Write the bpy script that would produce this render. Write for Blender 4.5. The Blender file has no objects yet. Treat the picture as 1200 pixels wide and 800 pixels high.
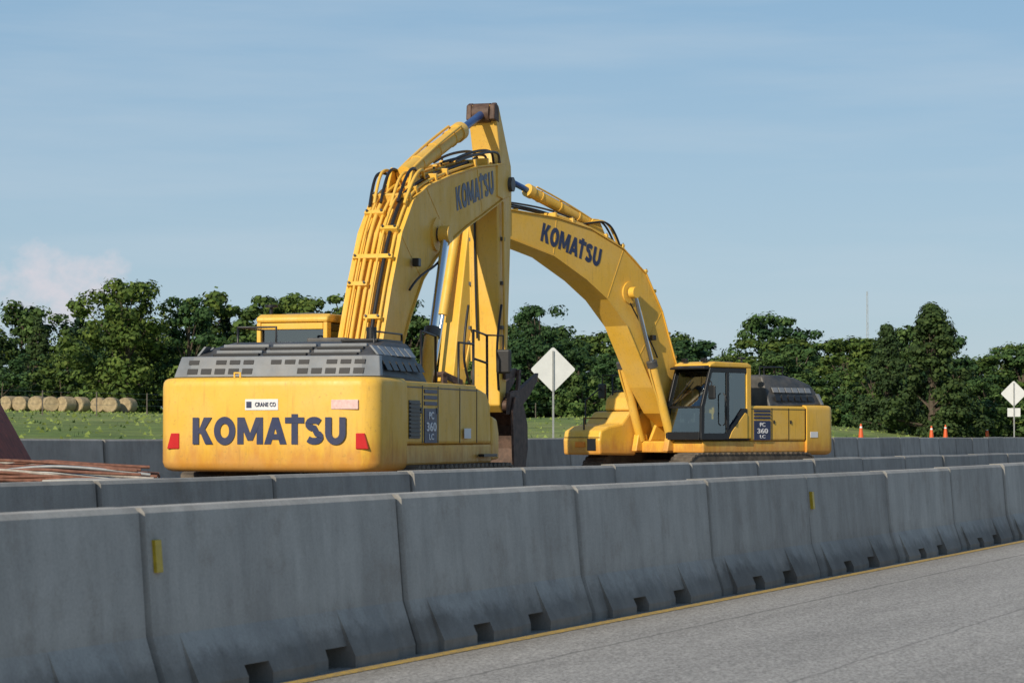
import bpy, math, random
import numpy as np
from mathutils import Vector, Matrix
random.seed(7); np.random.seed(7)
sc = bpy.context.scene
sc.view_settings.view_transform='Standard'
try: sc.view_settings.look='None'
except Exception: pass
sc.view_settings.exposure=0
TH=math.radians(22.33); CT,ST=math.cos(TH),math.sin(TH)
EYE=1.45

# ---------------------------------------------------------------- materials
def mk(name):
    m=bpy.data.materials.new(name); m.use_nodes=True
    nt=m.node_tree; b=nt.nodes['Principled BSDF']
    return m,nt,b
def N(nt,t,**kw):
    n=nt.nodes.new(t)
    for k,v in kw.items(): setattr(n,k,v)
    return n
def noise(nt,scale,detail=4,rough=.6,vec=None):
    n=N(nt,'ShaderNodeTexNoise'); n.inputs['Scale'].default_value=scale
    n.inputs['Detail'].default_value=detail; n.inputs['Roughness'].default_value=rough
    if vec is not None: nt.links.new(vec,n.inputs['Vector'])
    return n
def ramp(nt,fac,stops):
    r=N(nt,'ShaderNodeValToRGB'); e=r.color_ramp.elements
    while len(e)<len(stops): e.new(.5)
    for i,(p,c) in enumerate(stops):
        e[i].position=p; e[i].color=(c[0],c[1],c[2],1) if not isinstance(c,(int,float)) else (c,c,c,1)
    nt.links.new(fac,r.inputs[0]); return r
def mix(nt,fac,a,b,mode='MIX'):
    n=N(nt,'ShaderNodeMix',data_type='RGBA',blend_type=mode)
    for idx,v in ((0,fac),(6,a),(7,b)):
        if isinstance(v,(int,float)): n.inputs[idx].default_value=v
        elif isinstance(v,tuple): n.inputs[idx].default_value=(*v,1)
        else: nt.links.new(v,n.inputs[idx])
    return n.outputs[2]
def mapping(nt,out,scale):
    m=N(nt,'ShaderNodeMapping'); m.inputs['Scale'].default_value=scale
    nt.links.new(out,m.inputs[0]); return m.outputs[0]
def bump(nt,b,h,strength,dist=.01):
    n=N(nt,'ShaderNodeBump'); n.inputs['Strength'].default_value=strength; n.inputs['Distance'].default_value=dist
    nt.links.new(h,n.inputs['Height']); nt.links.new(n.outputs[0],b.inputs['Normal'])

def simple(name,col,rough=.5,metal=0,var=.25,scale=6,dust=0):
    m,nt,b=mk(name); tc=N(nt,'ShaderNodeTexCoord')
    n=noise(nt,scale,5,.65,tc.outputs['Object'])
    c=ramp(nt,n.outputs[0],[(.3,tuple(c*(1-var) for c in col)),(.7,tuple(min(1,c*(1+var)) for c in col))]).outputs[0]
    if dust:
        nd=noise(nt,1.7,6,.7,tc.outputs['Object']); c=mix(nt,ramp(nt,nd.outputs[0],[(.4,0.0),(.72,dust)]).outputs[0],c,(.30,.25,.19))
    nt.links.new(c,b.inputs['Base Color'])
    b.inputs['Roughness'].default_value=rough; b.inputs['Metallic'].default_value=metal
    return m

def yellow_paint(name,dirt=1.0):
    m,nt,b=mk(name); tc=N(nt,'ShaderNodeTexCoord')
    n1=noise(nt,1.3,5,.6,tc.outputs['Object'])
    c=mix(nt,n1.outputs[0],(.76,.42,.035),(.88,.54,.080))
    n2=noise(nt,3.5,7,.7,mapping(nt,tc.outputs['Object'],(1.6,1.6,.5)))
    sep=N(nt,'ShaderNodeSeparateXYZ'); nt.links.new(tc.outputs['Object'],sep.inputs[0])
    mr=N(nt,'ShaderNodeMapRange'); mr.inputs[1].default_value=1.0; mr.inputs[2].default_value=1.5
    mr.inputs[3].default_value=.50; mr.inputs[4].default_value=0; nt.links.new(sep.outputs[2],mr.inputs[0])
    ad=N(nt,'ShaderNodeMath',operation='ADD'); nt.links.new(n2.outputs[0],ad.inputs[0]); nt.links.new(mr.outputs[0],ad.inputs[1])
    r=ramp(nt,ad.outputs[0],[(.58,0.0),(.88,.72*dirt)])
    c=mix(nt,r.outputs[0],c,(.58,.22,.04))
    nd=noise(nt,.9,6,.7,tc.outputs['Object']); c=mix(nt,ramp(nt,nd.outputs[0],[(.42,0.0),(.75,.35)]).outputs[0],c,(.75,.56,.28))
    n3=noise(nt,22,6,.75,tc.outputs['Object'])
    r3=ramp(nt,n3.outputs[0],[(.57,0.0),(.70,.5*dirt)])
    c=mix(nt,r3.outputs[0],c,(.32,.19,.07))
    n4=noise(nt,9,5,.7,mapping(nt,tc.outputs['Object'],(2.2,2.2,.16)))
    c=mix(nt,ramp(nt,n4.outputs[0],[(.56,0.0),(.74,.40*dirt)]).outputs[0],c,(.34,.19,.05))
    nt.links.new(c,b.inputs['Base Color'])
    rr=ramp(nt,n2.outputs[0],[(.3,.36),(.7,.65)]); nt.links.new(rr.outputs[0],b.inputs['Roughness'])
    b.inputs['Specular IOR Level'].default_value=.4
    bump(nt,b,n1.outputs[0],.08,.02)
    return m
YEL=yellow_paint('yellow_paint'); 
DARK=simple('dark_grey_plastic',(.04,.045,.05),.5,0,.25,6,.35)
BLACK=simple('black_paint',(.012,.012,.013),.4)
SILV=simple('grey_hood_paint',(.19,.21,.23),.4,0,.2,3,.35)
NAVY=simple('navy_decal',(.014,.026,.085),.4,0,.12,10,.12)
WHITE=simple('white_label',(.75,.75,.75),.5,0,.05)
PINK=simple('red_white_label',(.75,.50,.46),.5,0,.2,30)
RED=simple('tail_lamp_red',(.55,.02,.02),.2,0,.1)
RUST=simple('worn_steel',(.095,.055,.038),.65,.1,.6,9)
STEEL=simple('dark_track_steel',(.08,.065,.05),.7,.2,.4,7,.5)
HOSE=simple('black_rubber_hose',(.015,.015,.016),.45)
CHROME,nt_,b_=mk('chrome_rod'); b_.inputs['Metallic'].default_value=1; b_.inputs['Roughness'].default_value=.18; b_.inputs['Base Color'].default_value=(.6,.65,.7,1)
BLUEROD=simple('blue_rod_sleeve',(.05,.12,.30),.3,.3,.15)
GALV=simple('galvanised_sheet',(.66,.67,.67),.55,.0,.06,3)
POST=simple('galvanised_post',(.33,.34,.34),.5,.3,.2,8)
ORANGE=simple('orange_plastic',(.70,.11,.02),.5,0,.1)
AMBER=simple('amber_lens',(.8,.25,.02),.2,0,.1)
def glass():
    m,nt,b=mk('cab_glass'); nt.nodes.remove(b); out=nt.nodes['Material Output']
    t=N(nt,'ShaderNodeBsdfTransparent'); t.inputs[0].default_value=(.50,.60,.63,1)
    g=N(nt,'ShaderNodeBsdfGlossy'); g.inputs[0].default_value=(.85,.95,1,1); g.inputs['Roughness'].default_value=.03
    f=N(nt,'ShaderNodeFresnel'); f.inputs[0].default_value=2.6
    mx=N(nt,'ShaderNodeMixShader'); nt.links.new(f.outputs[0],mx.inputs[0]); nt.links.new(t.outputs[0],mx.inputs[1]); nt.links.new(g.outputs[0],mx.inputs[2])
    nt.links.new(mx.outputs[0],out.inputs[0]); return m
GLASS=glass()

def concrete(name,c0,c1):
    m,nt,b=mk(name); tc=N(nt,'ShaderNodeTexCoord'); oi=N(nt,'ShaderNodeObjectInfo')
    va=N(nt,'ShaderNodeVectorMath',operation='ADD'); nt.links.new(tc.outputs['Object'],va.inputs[0])
    cm=N(nt,'ShaderNodeCombineXYZ'); mu=N(nt,'ShaderNodeMath',operation='MULTIPLY'); mu.inputs[1].default_value=40
    nt.links.new(oi.outputs['Random'],mu.inputs[0]); nt.links.new(mu.outputs[0],cm.inputs[0]); nt.links.new(mu.outputs[0],cm.inputs[1]); nt.links.new(cm.outputs[0],va.inputs[1])
    v=va.outputs[0]
    n1=noise(nt,1.1,6,.62,v); c=ramp(nt,n1.outputs[0],[(.3,c0),(.72,c1)]).outputs[0]
    n2=noise(nt,3.2,5,.65,mapping(nt,v,(1.3,1.3,.25)))
    r2=ramp(nt,n2.outputs[0],[(.36,.82),(.6,1.03)]); c=mix(nt,1.0,c,r2.outputs[0],'MULTIPLY')
    n3=noise(nt,60,3,.6,v); r3=ramp(nt,n3.outputs[0],[(.35,.92),(.65,1.05)]); c=mix(nt,1.0,c,r3.outputs[0],'MULTIPLY')
    n5=noise(nt,2.4,7,.75,v); c=mix(nt,ramp(nt,n5.outputs[0],[(.52,0.0),(.70,.42)]).outputs[0],c,(.22,.18,.14))
    vo=N(nt,'ShaderNodeTexVoronoi'); vo.inputs['Scale'].default_value=16; nt.links.new(v,vo.inputs['Vector'])
    rv=ramp(nt,vo.outputs['Distance'],[(.05,.6),(.11,1.0)]); c=mix(nt,.45,c,rv.outputs[0],'MULTIPLY')
    ro=ramp(nt,oi.outputs['Random'],[(0,.80),(1,1.12)]); c=mix(nt,1.0,c,ro.outputs[0],'MULTIPLY')
    sep=N(nt,'ShaderNodeSeparateXYZ'); nt.links.new(tc.outputs['Object'],sep.inputs[0])
    # splash grime at the base, uneven
    az_=N(nt,'ShaderNodeMath',operation='MULTIPLY_ADD'); az_.inputs[1].default_value=-.35; nt.links.new(n5.outputs[0],az_.inputs[0]); nt.links.new(sep.outputs[2],az_.inputs[2])
    rz=ramp(nt,az_.outputs[0],[(0,.52),(.10,.85),(.30,1.0)]); c=mix(nt,1.0,c,rz.outputs[0],'MULTIPLY')
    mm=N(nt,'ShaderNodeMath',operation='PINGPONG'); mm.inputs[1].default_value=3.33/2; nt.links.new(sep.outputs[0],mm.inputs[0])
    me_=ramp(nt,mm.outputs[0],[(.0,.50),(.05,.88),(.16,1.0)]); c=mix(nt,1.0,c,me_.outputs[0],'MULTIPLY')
    nt.links.new(c,b.inputs['Base Color']); b.inputs['Roughness'].default_value=.9
    bump(nt,b,n3.outputs[0],.3,.005)
    return m
CONC=concrete('barrier_concrete',(.36,.34,.305),(.46,.44,.395))

# ---------------------------------------------------------------- mesh helpers
import bmesh
def link(o,parent=None):
    sc.collection.objects.link(o)
    if parent is not None: o.parent=parent
    return o
def empty(name,loc=(0,0,0),rz=0):
    o=bpy.data.objects.new(name,None); o.location=loc; o.rotation_euler=(0,0,rz); sc.collection.objects.link(o); return o
def mesh(name,v,f,mat,parent=None,bevel=0,smooth=False,seg=2):
    me=bpy.data.meshes.new(name); me.from_pydata([tuple(p) for p in v],[],f); me.update()
    bm=bmesh.new(); bm.from_mesh(me); bmesh.ops.recalc_face_normals(bm,faces=bm.faces); bm.to_mesh(me); bm.free()
    if mat: me.materials.append(mat)
    if smooth:
        me.polygons.foreach_set('use_smooth',[True]*len(me.polygons))
        try: me.set_sharp_from_angle(angle=math.radians(38))
        except Exception: pass
    o=bpy.data.objects.new(name,me); link(o,parent)
    if bevel>0:
        m=o.modifiers.new('bevel','BEVEL'); m.width=bevel; m.segments=seg; m.limit_method='ANGLE'; m.angle_limit=math.radians(35)
    return o
def box(name,x0,x1,y0,y1,z0,z1,mat,parent=None,bevel=.02):
    v=[(x0,y0,z0),(x1,y0,z0),(x1,y1,z0),(x0,y1,z0),(x0,y0,z1),(x1,y0,z1),(x1,y1,z1),(x0,y1,z1)]
    f=[(0,3,2,1),(4,5,6,7),(0,1,5,4),(1,2,6,5),(2,3,7,6),(3,0,4,7)]
    return mesh(name,v,f,mat,parent,bevel)
def prism_xz(name,pts,y0,y1,mat,parent=None,bevel=.02,smooth=False):
    n=len(pts); v=[(x,y0,z) for x,z in pts]+[(x,y1,z) for x,z in pts]
    f=[tuple(range(n)),tuple(range(2*n-1,n-1,-1))]+[(i,(i+1)%n,n+(i+1)%n,n+i) for i in range(n)]
    return mesh(name,v,f,mat,parent,bevel,smooth)
def cyl(name,p0,p1,r,mat,parent=None,n=18,r1=None):
    p0=Vector(p0);p1=Vector(p1); d=(p1-p0).normalized(); a=d.orthogonal().normalized(); b=d.cross(a)
    r1=r if r1 is None else r1; v=[]
    for p,rr in ((p0,r),(p1,r1)):
        for i in range(n):
            t=2*math.pi*i/n; v.append(p+a*math.cos(t)*rr+b*math.sin(t)*rr)
    f=[tuple(range(n)),tuple(range(2*n-1,n-1,-1))]+[(i,(i+1)%n,n+(i+1)%n,n+i) for i in range(n)]
    return mesh(name,v,f,mat,parent,0,True)
def tube(name,pts,r,mat,parent=None,smooth=True):
    cu=bpy.data.curves.new(name,'CURVE'); cu.dimensions='3D'; cu.bevel_depth=r; cu.bevel_resolution=2; cu.use_fill_caps=True
    if smooth:
        s=cu.splines.new('NURBS'); s.points.add(len(pts)-1)
        for i,p in enumerate(pts): s.points[i].co=(*p,1)
        s.use_endpoint_u=True; s.order_u=3
    else:
        s=cu.splines.new('POLY'); s.points.add(len(pts)-1)
        for i,p in enumerate(pts): s.points[i].co=(*p,1)
    cu.materials.append(mat); o=bpy.data.objects.new(name,cu); return link(o,parent)
def text(name,s,loc,xdir,ydir,width,height,mat,parent,bold=.02):
    cu=bpy.data.curves.new(name,'FONT'); cu.body=s; cu.size=1; cu.align_x='CENTER'; cu.align_y='CENTER'
    cu.offset=bold; cu.extrude=.004; cu.materials.append(mat); cu.space_character=1.06
    o=bpy.data.objects.new(name,cu); link(o,parent)
    bpy.context.view_layer.update()
    w,h=max(o.dimensions.x,.01),max(o.dimensions.y,.01)
    x=Vector(xdir).normalized(); y=Vector(ydir).normalized(); z=x.cross(y)
    M=Matrix((x*(width/w),y*(height/h),z)).transposed().to_4x4(); M.translation=Vector(loc)
    o.matrix_local=M
    return o
def lettering(name,loc,xdir,ydir,width,height,mat,parent):
    """heavy block capitals built from strokes; each stroke sits a hair prouder than the last"""
    V=[];F=[];lay=[0]
    def poly(L,R,closed=False):
        z=.004+.0012*(lay[0]%4); lay[0]+=1; n=len(L); k=len(V)
        for a,b in zip(L,R):
            V.append((*a,z));V.append((*b,z));V.append((*a,0));V.append((*b,0))
        m=n if closed else n-1
        for i in range(m):
            j=(i+1)%n; A=k+4*i;B=k+4*j
            F.append((A,A+1,B+1,B)); F.append((A,B,B+2,A+2)); F.append((A+1,A+3,B+3,B+1))
        if not closed:
            F.append((k,k+2,k+3,k+1)); e=k+4*(n-1); F.append((e,e+1,e+3,e+2))
    def arcstrip(cx,cy,rx,ry,a0,a1,wx,wy,n=20,closed=False):
        L=[];R=[]
        m=n if closed else n+1
        for i in range(m):
            t=math.radians(a0+(a1-a0)*i/n); L.append((cx+rx*math.cos(t),cy+ry*math.sin(t))); R.append((cx+(rx-wx)*math.cos(t),cy+(ry-wy)*math.sin(t)))
        poly(L,R,closed)
    def q(a,b,c,d): poly([a,b],[d,c])
    w=.28; x=0; g=.085
    q((x,0),(x,1),(x+w,1),(x+w,0)); q((x+w-.04,.42),(x+.51,1),(x+.87,1),(x+.42,.38)); q((x+.28,.58),(x+.48,.70),(x+.92,0),(x+.58,0)); x+=.92+g*.6
    arcstrip(x+.48,.5,.48,.53,0,360,.275,.265,28,True); x+=.96+g
    q((x,0),(x,1),(x+w,1),(x+w,0)); q((x+.87,0),(x+.87,1),(x+.87+w,1),(x+.87+w,0))
    q((x+.02,1),(x+.32,1),(x+.69,.14),(x+.46,.14)); q((x+.83,1),(x+1.13,1),(x+.69,.14),(x+.46,.14)); x+=1.15+g*.6
    q((x,0),(x+.36,1),(x+.64,1),(x+.30,0)); q((x+.36,1),(x+.64,1),(x+1.0,0),(x+.70,0)); q((x+.22,.17),(x+.22,.38),(x+.78,.38),(x+.78,.17)); x+=.93
    q((x,.78),(x,1.0),(x+.84,1.0),(x+.84,.78)); q((x+.28,0),(x+.28,1.12),(x+.56,1.12),(x+.56,0)); x+=.84+g*.5
    L=[];R=[]
    pts=[]
    for i in range(11): 
        t=math.radians(25+245*i/10-0); pts.append((x+.40+.27*math.cos(t),.745+.150*math.sin(t)))
    for i in range(1,11):
        t=math.radians(90-245*i/10); pts.append((x+.40+.29*math.cos(t),.265+.150*math.sin(t)))
    for i,p in enumerate(pts):
        a=pts[max(i-1,0)];b=pts[min(i+1,len(pts)-1)]; d=Vector((b[0]-a[0],b[1]-a[1])).normalized(); hw=.125
        L.append((p[0]-d.y*hw,p[1]+d.x*hw)); R.append((p[0]+d.y*hw,p[1]-d.x*hw))
    poly(L,R); x+=.80+g
    L=[(x,1)];R=[(x+w,1)]
    for i in range(13):
        t=math.radians(180+180*i/12); L.append((x+.45+.45*math.cos(t),.42+.44*math.sin(t))); R.append((x+.45+.17*math.cos(t),.42+.19*math.sin(t)))
    L.append((x+.90,1));R.append((x+.90-w,1)); poly(L,R); x+=.90
    X=Vector(xdir).normalized(); Y=Vector(ydir).normalized(); Z=X.cross(Y)
    vv=[Vector(loc)+X*((p[0]/x-.5)*width)+Y*((p[1]-.5)*height)+Z*p[2] for p in V]
    return mesh(name,vv,F,mat,parent,0)

# ---------------------------------------------------------------- excavator
def excavator(loc,rz,boom_out,boom_in,stick_top,stick_piv,stick_bot,cyl_attach,ext,hood_top,boomtext,scyl):
    E=empty('excavator',loc,rz)
    for s in (1,-1):
        y0,y1=(1.0,1.62) if s>0 else (-1.62,-1.0)
        pts=[]
        for i in range(13):
            t=math.radians(90+180*i/12); pts.append((-2.0+.5*math.cos(t),.54+.5*math.sin(t)))
        for i in range(13):
            t=math.radians(-90+180*i/12); pts.append((2.0+.5*math.cos(t),.54+.5*math.sin(t)))
        prism_xz('track_belt',pts,y0+.02,y1-.02,STEEL,E,0)
        per=[]; 
        P=pts+[pts[0]]
        for a,b in zip(P[:-1],P[1:]):
            L=math.hypot(b[0]-a[0],b[1]-a[1]); k=max(1,round(L/.2))
            for j in range(k):
                q=(j+.5)/k; per.append((a[0]+(b[0]-a[0])*q,a[1]+(b[1]-a[1])*q,math.atan2(b[1]-a[1],b[0]-a[0])))
        v=[];f=[]
        for (x,z,a) in per:
            c,sn=math.cos(a),math.sin(a); k=len(v)
            for yy in (y0,y1):
                for (u,w) in ((-.08,-.015),(.08,-.015),(.03,.035),(-.03,.035)):
                    v.append((x+u*c+w*sn,yy,z+u*sn-w*c))
            f+=[(k,k+1,k+2,k+3),(k+7,k+6,k+5,k+4)]+[(k+i,k+4+i,k+4+(i+1)%4,k+(i+1)%4) for i in range(4)]
        mesh('track_shoes',v,f,STEEL,E)
        box('track_frame',-1.8,1.8,y0+.1*(s<0)-.03,y1-.1*(s>0)+.03,.38,.72,YEL,E)
        for x in (-2.0,2.0): cyl('track_sprocket',(x,y0-.01,.54),(x,y1+.01,.54),.3,STEEL,E)
        for i in range(7): cyl('track_roller',(-1.5+i*.5,y0-.01,.2),(-1.5+i*.5,y1+.01,.2),.11,STEEL,E)
    box('car_body',-1.0,1.0,-1.0,1.0,.5,.9,DARK,E)
    cyl('swing_ring',(0,0,.88),(0,0,1.08),.75,STEEL,E,40)
    box('deck_frame',-2.3,1.7,-1.44,1.44,1.07,1.34,YEL,E,.03)
    def outline(ins):
        w=1.5-ins; xr=-3.42+ins; xf=-2.22; R=.26; o=[]
        o.append((xf,-w)); 
        for i in range(9):
            t=math.radians(-90-90*i/8); o.append((xr+R+R*math.cos(t)+.03,-w+R+R*math.sin(t)))
        m=9
        for i in range(1,m):
            y=-w+R+(2*(w-R))*i/m; o.append((xr+.03*abs(y/w)**2,y))
        for i in range(9):
            t=math.radians(180-90*i/8); o.append((xr+R+R*math.cos(t)+.03,w-R+R*math.sin(t)))
        o.append((xf,w)); return o
    levels=[(1.0,.10),(1.02,.05),(1.06,.015),(1.12,0),(2.08,0),(2.135,.006),(2.17,.022),(2.19,.05),(2.20,.10)]
    v=[];f=[]; n=len(outline(0))
    for z,ins in levels: v+=[(x,y,z) for x,y in outline(ins)]
    for l in range(len(levels)-1):
        for i in range(n): f.append((l*n+i,l*n+(i+1)%n,(l+1)*n+(i+1)%n,(l+1)*n+i))
    f.append(tuple(range(n))); f.append(tuple(range(len(v)-1,len(v)-n-1,-1)))
    mesh('counterweight',v,f,YEL,E,0,True)
    lettering('rear_lettering',(-3.424,-.06,1.52),(0,-1,0),(0,0,1),2.08,.34,NAVY,E)
    for s in (1,-1):
        yy=1.26 if s>0 else -1.31
        prism=[(-3.41,yy-.085,1.29),(-3.41,yy+.085,1.29),(-3.41,yy+(.03 if s>0 else .085),1.49),(-3.41,yy-(.085 if s>0 else .03),1.49)]
        v=prism+[(p[0]+.2,p[1],p[2]) for p in prism]
        mesh('tail_lamp',v,[(0,1,2,3),(7,6,5,4),(0,4,5,1),(1,5,6,2),(2,6,7,3),(3,7,4,0)],RED,E,.01)
    box('label_plate',-3.428,-3.38,-.19,.26,1.78,1.92,WHITE,E,.004)
    text('label_text','CRANE CO',(-3.434,-.02,1.85),(0,-1,0),(0,0,1),.28,.055,NAVY,E,.015)
    box('label_mark',-3.434,-3.40,.17,.24,1.81,1.89,NAVY,E,.002)
    box('warning_label',-3.418,-3.36,-1.26,-.90,1.79,1.91,PINK,E,.004)
    for y in (-.9,.9): cyl('lifting_eye',(-2.85,y,2.19),(-2.85,y,2.26),.1,YEL,E)
    tube('lifting_loop',[(-3.2,.5,2.19),(-3.2,.5,2.26),(-3.2,.42,2.26),(-3.2,.42,2.19)],.014,YEL,E,False)
    for s in (1,-1):
        a,b=(.5,1.47) if s>0 else (-1.47,-.5)
        xf=-.06 if s>0 else .9
        box('side_housing',-2.2,xf,a,b,1.345,2.17,YEL,E,.04)
        yo=1.47*s
        for x in (-2.2,-1.52,-.86)+((.1,.88) if s<0 else ()):
            box('door_seam',x-.01,x+.01,min(yo,yo+.006*s)-.001,max(yo,yo+.006*s),1.36,2.12,BLACK,E,0)
        box('door_seam_top',-2.2,xf,min(yo,yo+.006*s)-.001,max(yo,yo+.006*s),2.085,2.10,BLACK,E,0)
        for x in (-1.62,-.96): box('door_latch',x,x+.05,min(yo,yo+.02*s),max(yo,yo+.02*s),1.75,1.83,BLACK,E,.004)
        x0,x1=(-2.08,-1.64)
        g0,g1=sorted((yo,yo+.012*s))
        if s<0:
            box('grille_back',x0,x1,g0,g1,1.42,1.92,BLACK,E,.004)
            for i in range(9):
                z=1.45+i*.052; h0,h1=sorted((yo+.0125*s,yo+.03*s)); box('grille_slat',x0+.02,x1-.02,h0,h1,z,z+.02,DARK,E,.003)
        px0,px1=(-1.45,-.92) if s<0 else (-.8,-.16)
        g0,g1=sorted((yo+.001*s,yo+.013*s))
        box('model_panel',px0,px1,g0,g1,1.36,1.82,NAVY,E,.004)
        for i in range(3): box('stripe',px0,px1,g0,g1,1.86+i*.08,1.91+i*.08,NAVY,E,.003)
        xc=(px0+px1)/2; xd=(1,0,0) if s<0 else (-1,0,0)
        text('model_text','PC',(xc,yo+.017*s,1.72),xd,(0,0,1),.20,.10,WHITE,E,.015)
        text('model_text','360',(xc,yo+.017*s,1.57),xd,(0,0,1),.40,.12,WHITE,E,.02)
        text('model_text','LC',(xc,yo+.017*s,1.44),xd,(0,0,1),.20,.08,WHITE,E,.015)
        box('side_label',-2.65 if s>0 else .2,-2.35 if s>0 else .5,*sorted((yo+.031*s,yo+.04*s)),1.42,1.56,WHITE,E,.003)
    yl=-1.47-ext[1]
    prism_xz('fuel_tank',[(.92,1.345),(.92,2.12),(1.1,2.12),(1.45,2.06),(1.62,1.9),(1.66,1.345)],-1.45,-.55,YEL,E,.04)
    cyl('filler_cap',(1.15,-1.0,2.12),(1.15,-1.0,2.2),.09,BLACK,E)
    if ext[0]>0:
        prism_xz('tool_box',[(1.68,1.0),(1.68,2.05),(1.9,2.03),(2.2,1.75),(1.9+ext[0]-.3,1.68),(1.9+ext[0]-.05,1.58),(1.9+ext[0],1.35),(1.9+ext[0]-.02,1.02)],yl,-.6,YEL,E,.05)
        box('step_recess',2.25,2.8,yl-.012,yl+.02,1.15,1.4,BLACK,E,.005)
        box('tool_box_seam',1.7,2.95,yl-.006,yl+.02,1.46,1.475,BLACK,E,0)
        box('tool_box_seam',2.12,2.135,yl-.006,yl+.02,1.05,1.74,BLACK,E,0)
        xf=1.9+ext[0]
        box('tool_box_lamp',xf-.015,xf+.015,-1.35,-1.05,1.2,1.32,AMBER,E,.004)
        box('front_recess',xf-.015,xf+.01,-.98,-.72,1.12,1.4,BLACK,E,.004)
        box('front_seam',xf-.03,xf+.004,-1.70,-.62,1.42,1.432,BLACK,E,0)
        box('grab_bar',1.95,2.9,-1.2,-1.17,1.86,1.89,BLACK,E,.005)
        for x in (1.95,2.87): box('grab_bar_leg',x,x+.03,-1.2,-1.17,1.6,1.862,BLACK,E,0)
        prism_xz('battery_cover',[(.9,2.1),(.9,2.5),(1.5,2.5),(1.75,2.35),(1.8,2.06),(1.66,2.06)],-1.5,-.62,YEL,E,.05)
        tube('guard_rail',[(2.3,yl+.1,1.7),(2.3,yl+.1,2.3),(1.75,yl+.1,2.6)],.018,BLACK,E,False)
    else:
        prism_xz('tool_box',[(1.68,1.1),(1.68,1.75),(1.95,1.7),(2.05,1.5),(2.05,1.12)],-1.45,-.65,YEL,E,.04)
    box('step_plate',.95,1.6,-1.56,-1.472,1.16,1.2,BLACK,E,.005)
    box('centre_housing',-2.2,-.5,-.498,.498,1.345,2.12,YEL,E,.03)
    box('valve_block',-.48,.1,-.48,.48,1.345,1.7,DARK,E,.03)
    ht=hood_top
    prof=[(-.95,2.13),(-.95,ht-.05),(-1.05,ht),(-1.9,ht),(-2.35,ht-.08),(-2.75,ht-.22),(-2.93,2.46),(-3.02,2.195)]
    v=[];f=[];n=len(prof)
    for sgn in (1,-1):
        for x,z in prof:
            w=1.38-.30*max(0,(z-2.3)/(ht-2.3))**1.3; v.append((x,sgn*w,z))
    f=[tuple(range(n)),tuple(range(2*n-1,n-1,-1))]+[(i,(i+1)%n,n+(i+1)%n,n+i) for i in range(n)]
    mesh('engine_hood',v,f,DARK,E,.05)
    yy=[-1.42,-1.2,-.8,-.4,0,.4,.8,1.2,1.42]
    v=[(-3.10+(.07 if abs(y)>1.3 else 0),y,2.212) for y in yy]+[(-2.98+(.07 if abs(y)>1.3 else 0),y*.96,2.48) for y in yy]
    m=len(yy); v2=[(x+.1,y,z) for x,y,z in v]
    V=v+v2; f=[(i,i+1,m+i+1,m+i) for i in range(m-1)]+[(2*m+i,3*m+i,3*m+i+1,2*m+i+1) for i in range(m-1)]
    f+=[(i,2*m+i,2*m+i+1,i+1) for i in range(m-1)]+[(m+i,m+i+1,3*m+i+1,3*m+i) for i in range(m-1)]
    f+=[(0,m,3*m,2*m),(m-1,3*m-1,4*m-1,2*m-1)]
    mesh('hood_rear_band',V,f,SILV,E,.012)
    for row in (0,1):
      for i in range(13):
        y=-1.14+i*.19; za,zb=((2.25,2.32),(2.375,2.43))[row]
        if row==1 and i%4==3: continue
        if row==0 and i in (5,6,7): continue
        a=[(-3.098+.12*(z-2.212)/.268 ,yq,z) for (yq,z) in ((y-.07,za),(y+.07,za),(y+.07,zb),(y-.07,zb))]
        v=[(x-.012,q,z) for x,q,z in a]+[(x+.03,q,z) for x,q,z in a]
        mesh('hood_slot',v,[(0,1,2,3),(7,6,5,4),(0,4,5,1),(1,5,6,2),(2,6,7,3),(3,7,4,0)],BLACK,E)
    for s in (1,-1):
        for j in range(2):
            for i in range(6):
                x=-2.55+i*.26; z0=2.30+j*.2
                def wy(z): return 1.38-.30*max(0,(z-2.3)/(ht-2.3))**1.3
                if z0+.12>ht-.05: continue
                a=[(x-.1,s*(wy(z0)+.004),z0),(x+.1,s*(wy(z0)+.004),z0),(x+.1,s*(wy(z0+.12)+.004),z0+.12),(x-.1,s*(wy(z0+.12)+.004),z0+.12)]
                v=a+[(p[0],p[1]-s*.03,p[2]) for p in a]
                mesh('side_louvre',v,[(0,1,2,3),(7,6,5,4),(0,4,5,1),(1,5,6,2),(2,6,7,3),(3,7,4,0)],SILV if j else BLACK,E)
    for k,(y0,y1) in enumerate(((-1.0,-.36),(-.3,.3),(.36,1.0))):
        for i in range(4):
            xa=-2.74+i*.12; za=ht-.215+i*.043
            box('hood_slat',xa,xa+.07,y0,y1,za,za+.04,SILV if i%2 else BLACK,E,.008)
    box('hood_edge_trim',-2.0,-1.0,-1.02,-.5,ht-.01,ht+.03,BLACK,E,.01)
    box('hood_air_box',-1.7,-1.15,-.45,.1,ht-.01,ht+.06,DARK,E,.02)
    cyl('exhaust_stack',(-1.5,-.75,ht),(-1.5,-.75,ht+.2),.07,BLACK,E)
    tube('hood_handrail',[(-2.1,-1.0,ht-.05),(-2.1,-1.0,ht+.12),(-1.0,-1.0,ht+.12),(-1.0,-1.0,ht-.05)],.017,BLACK,E,False)
    tube('hood_handrail',[(-1.9,1.0,ht-.05),(-1.9,1.0,ht+.2),(-1.0,1.0,ht+.2),(-1.0,1.0,ht-.05)],.017,BLACK,E,False)
    tube('hood_handrail',[(-1.9,1.0,ht+.2),(-1.9,.45,ht+.2),(-1.9,.45,ht-.05)],.017,BLACK,E,False)
    # --- cab
    cy0,cy1=.44,1.5
    prism_xz('cab_glazing',[(.05,1.75),(.05,3.02),(1.45,3.02),(1.775,2.13),(1.79,1.5),(.6,1.5)],cy0+.03,cy1-.03,GLASS,E,0)
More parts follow.
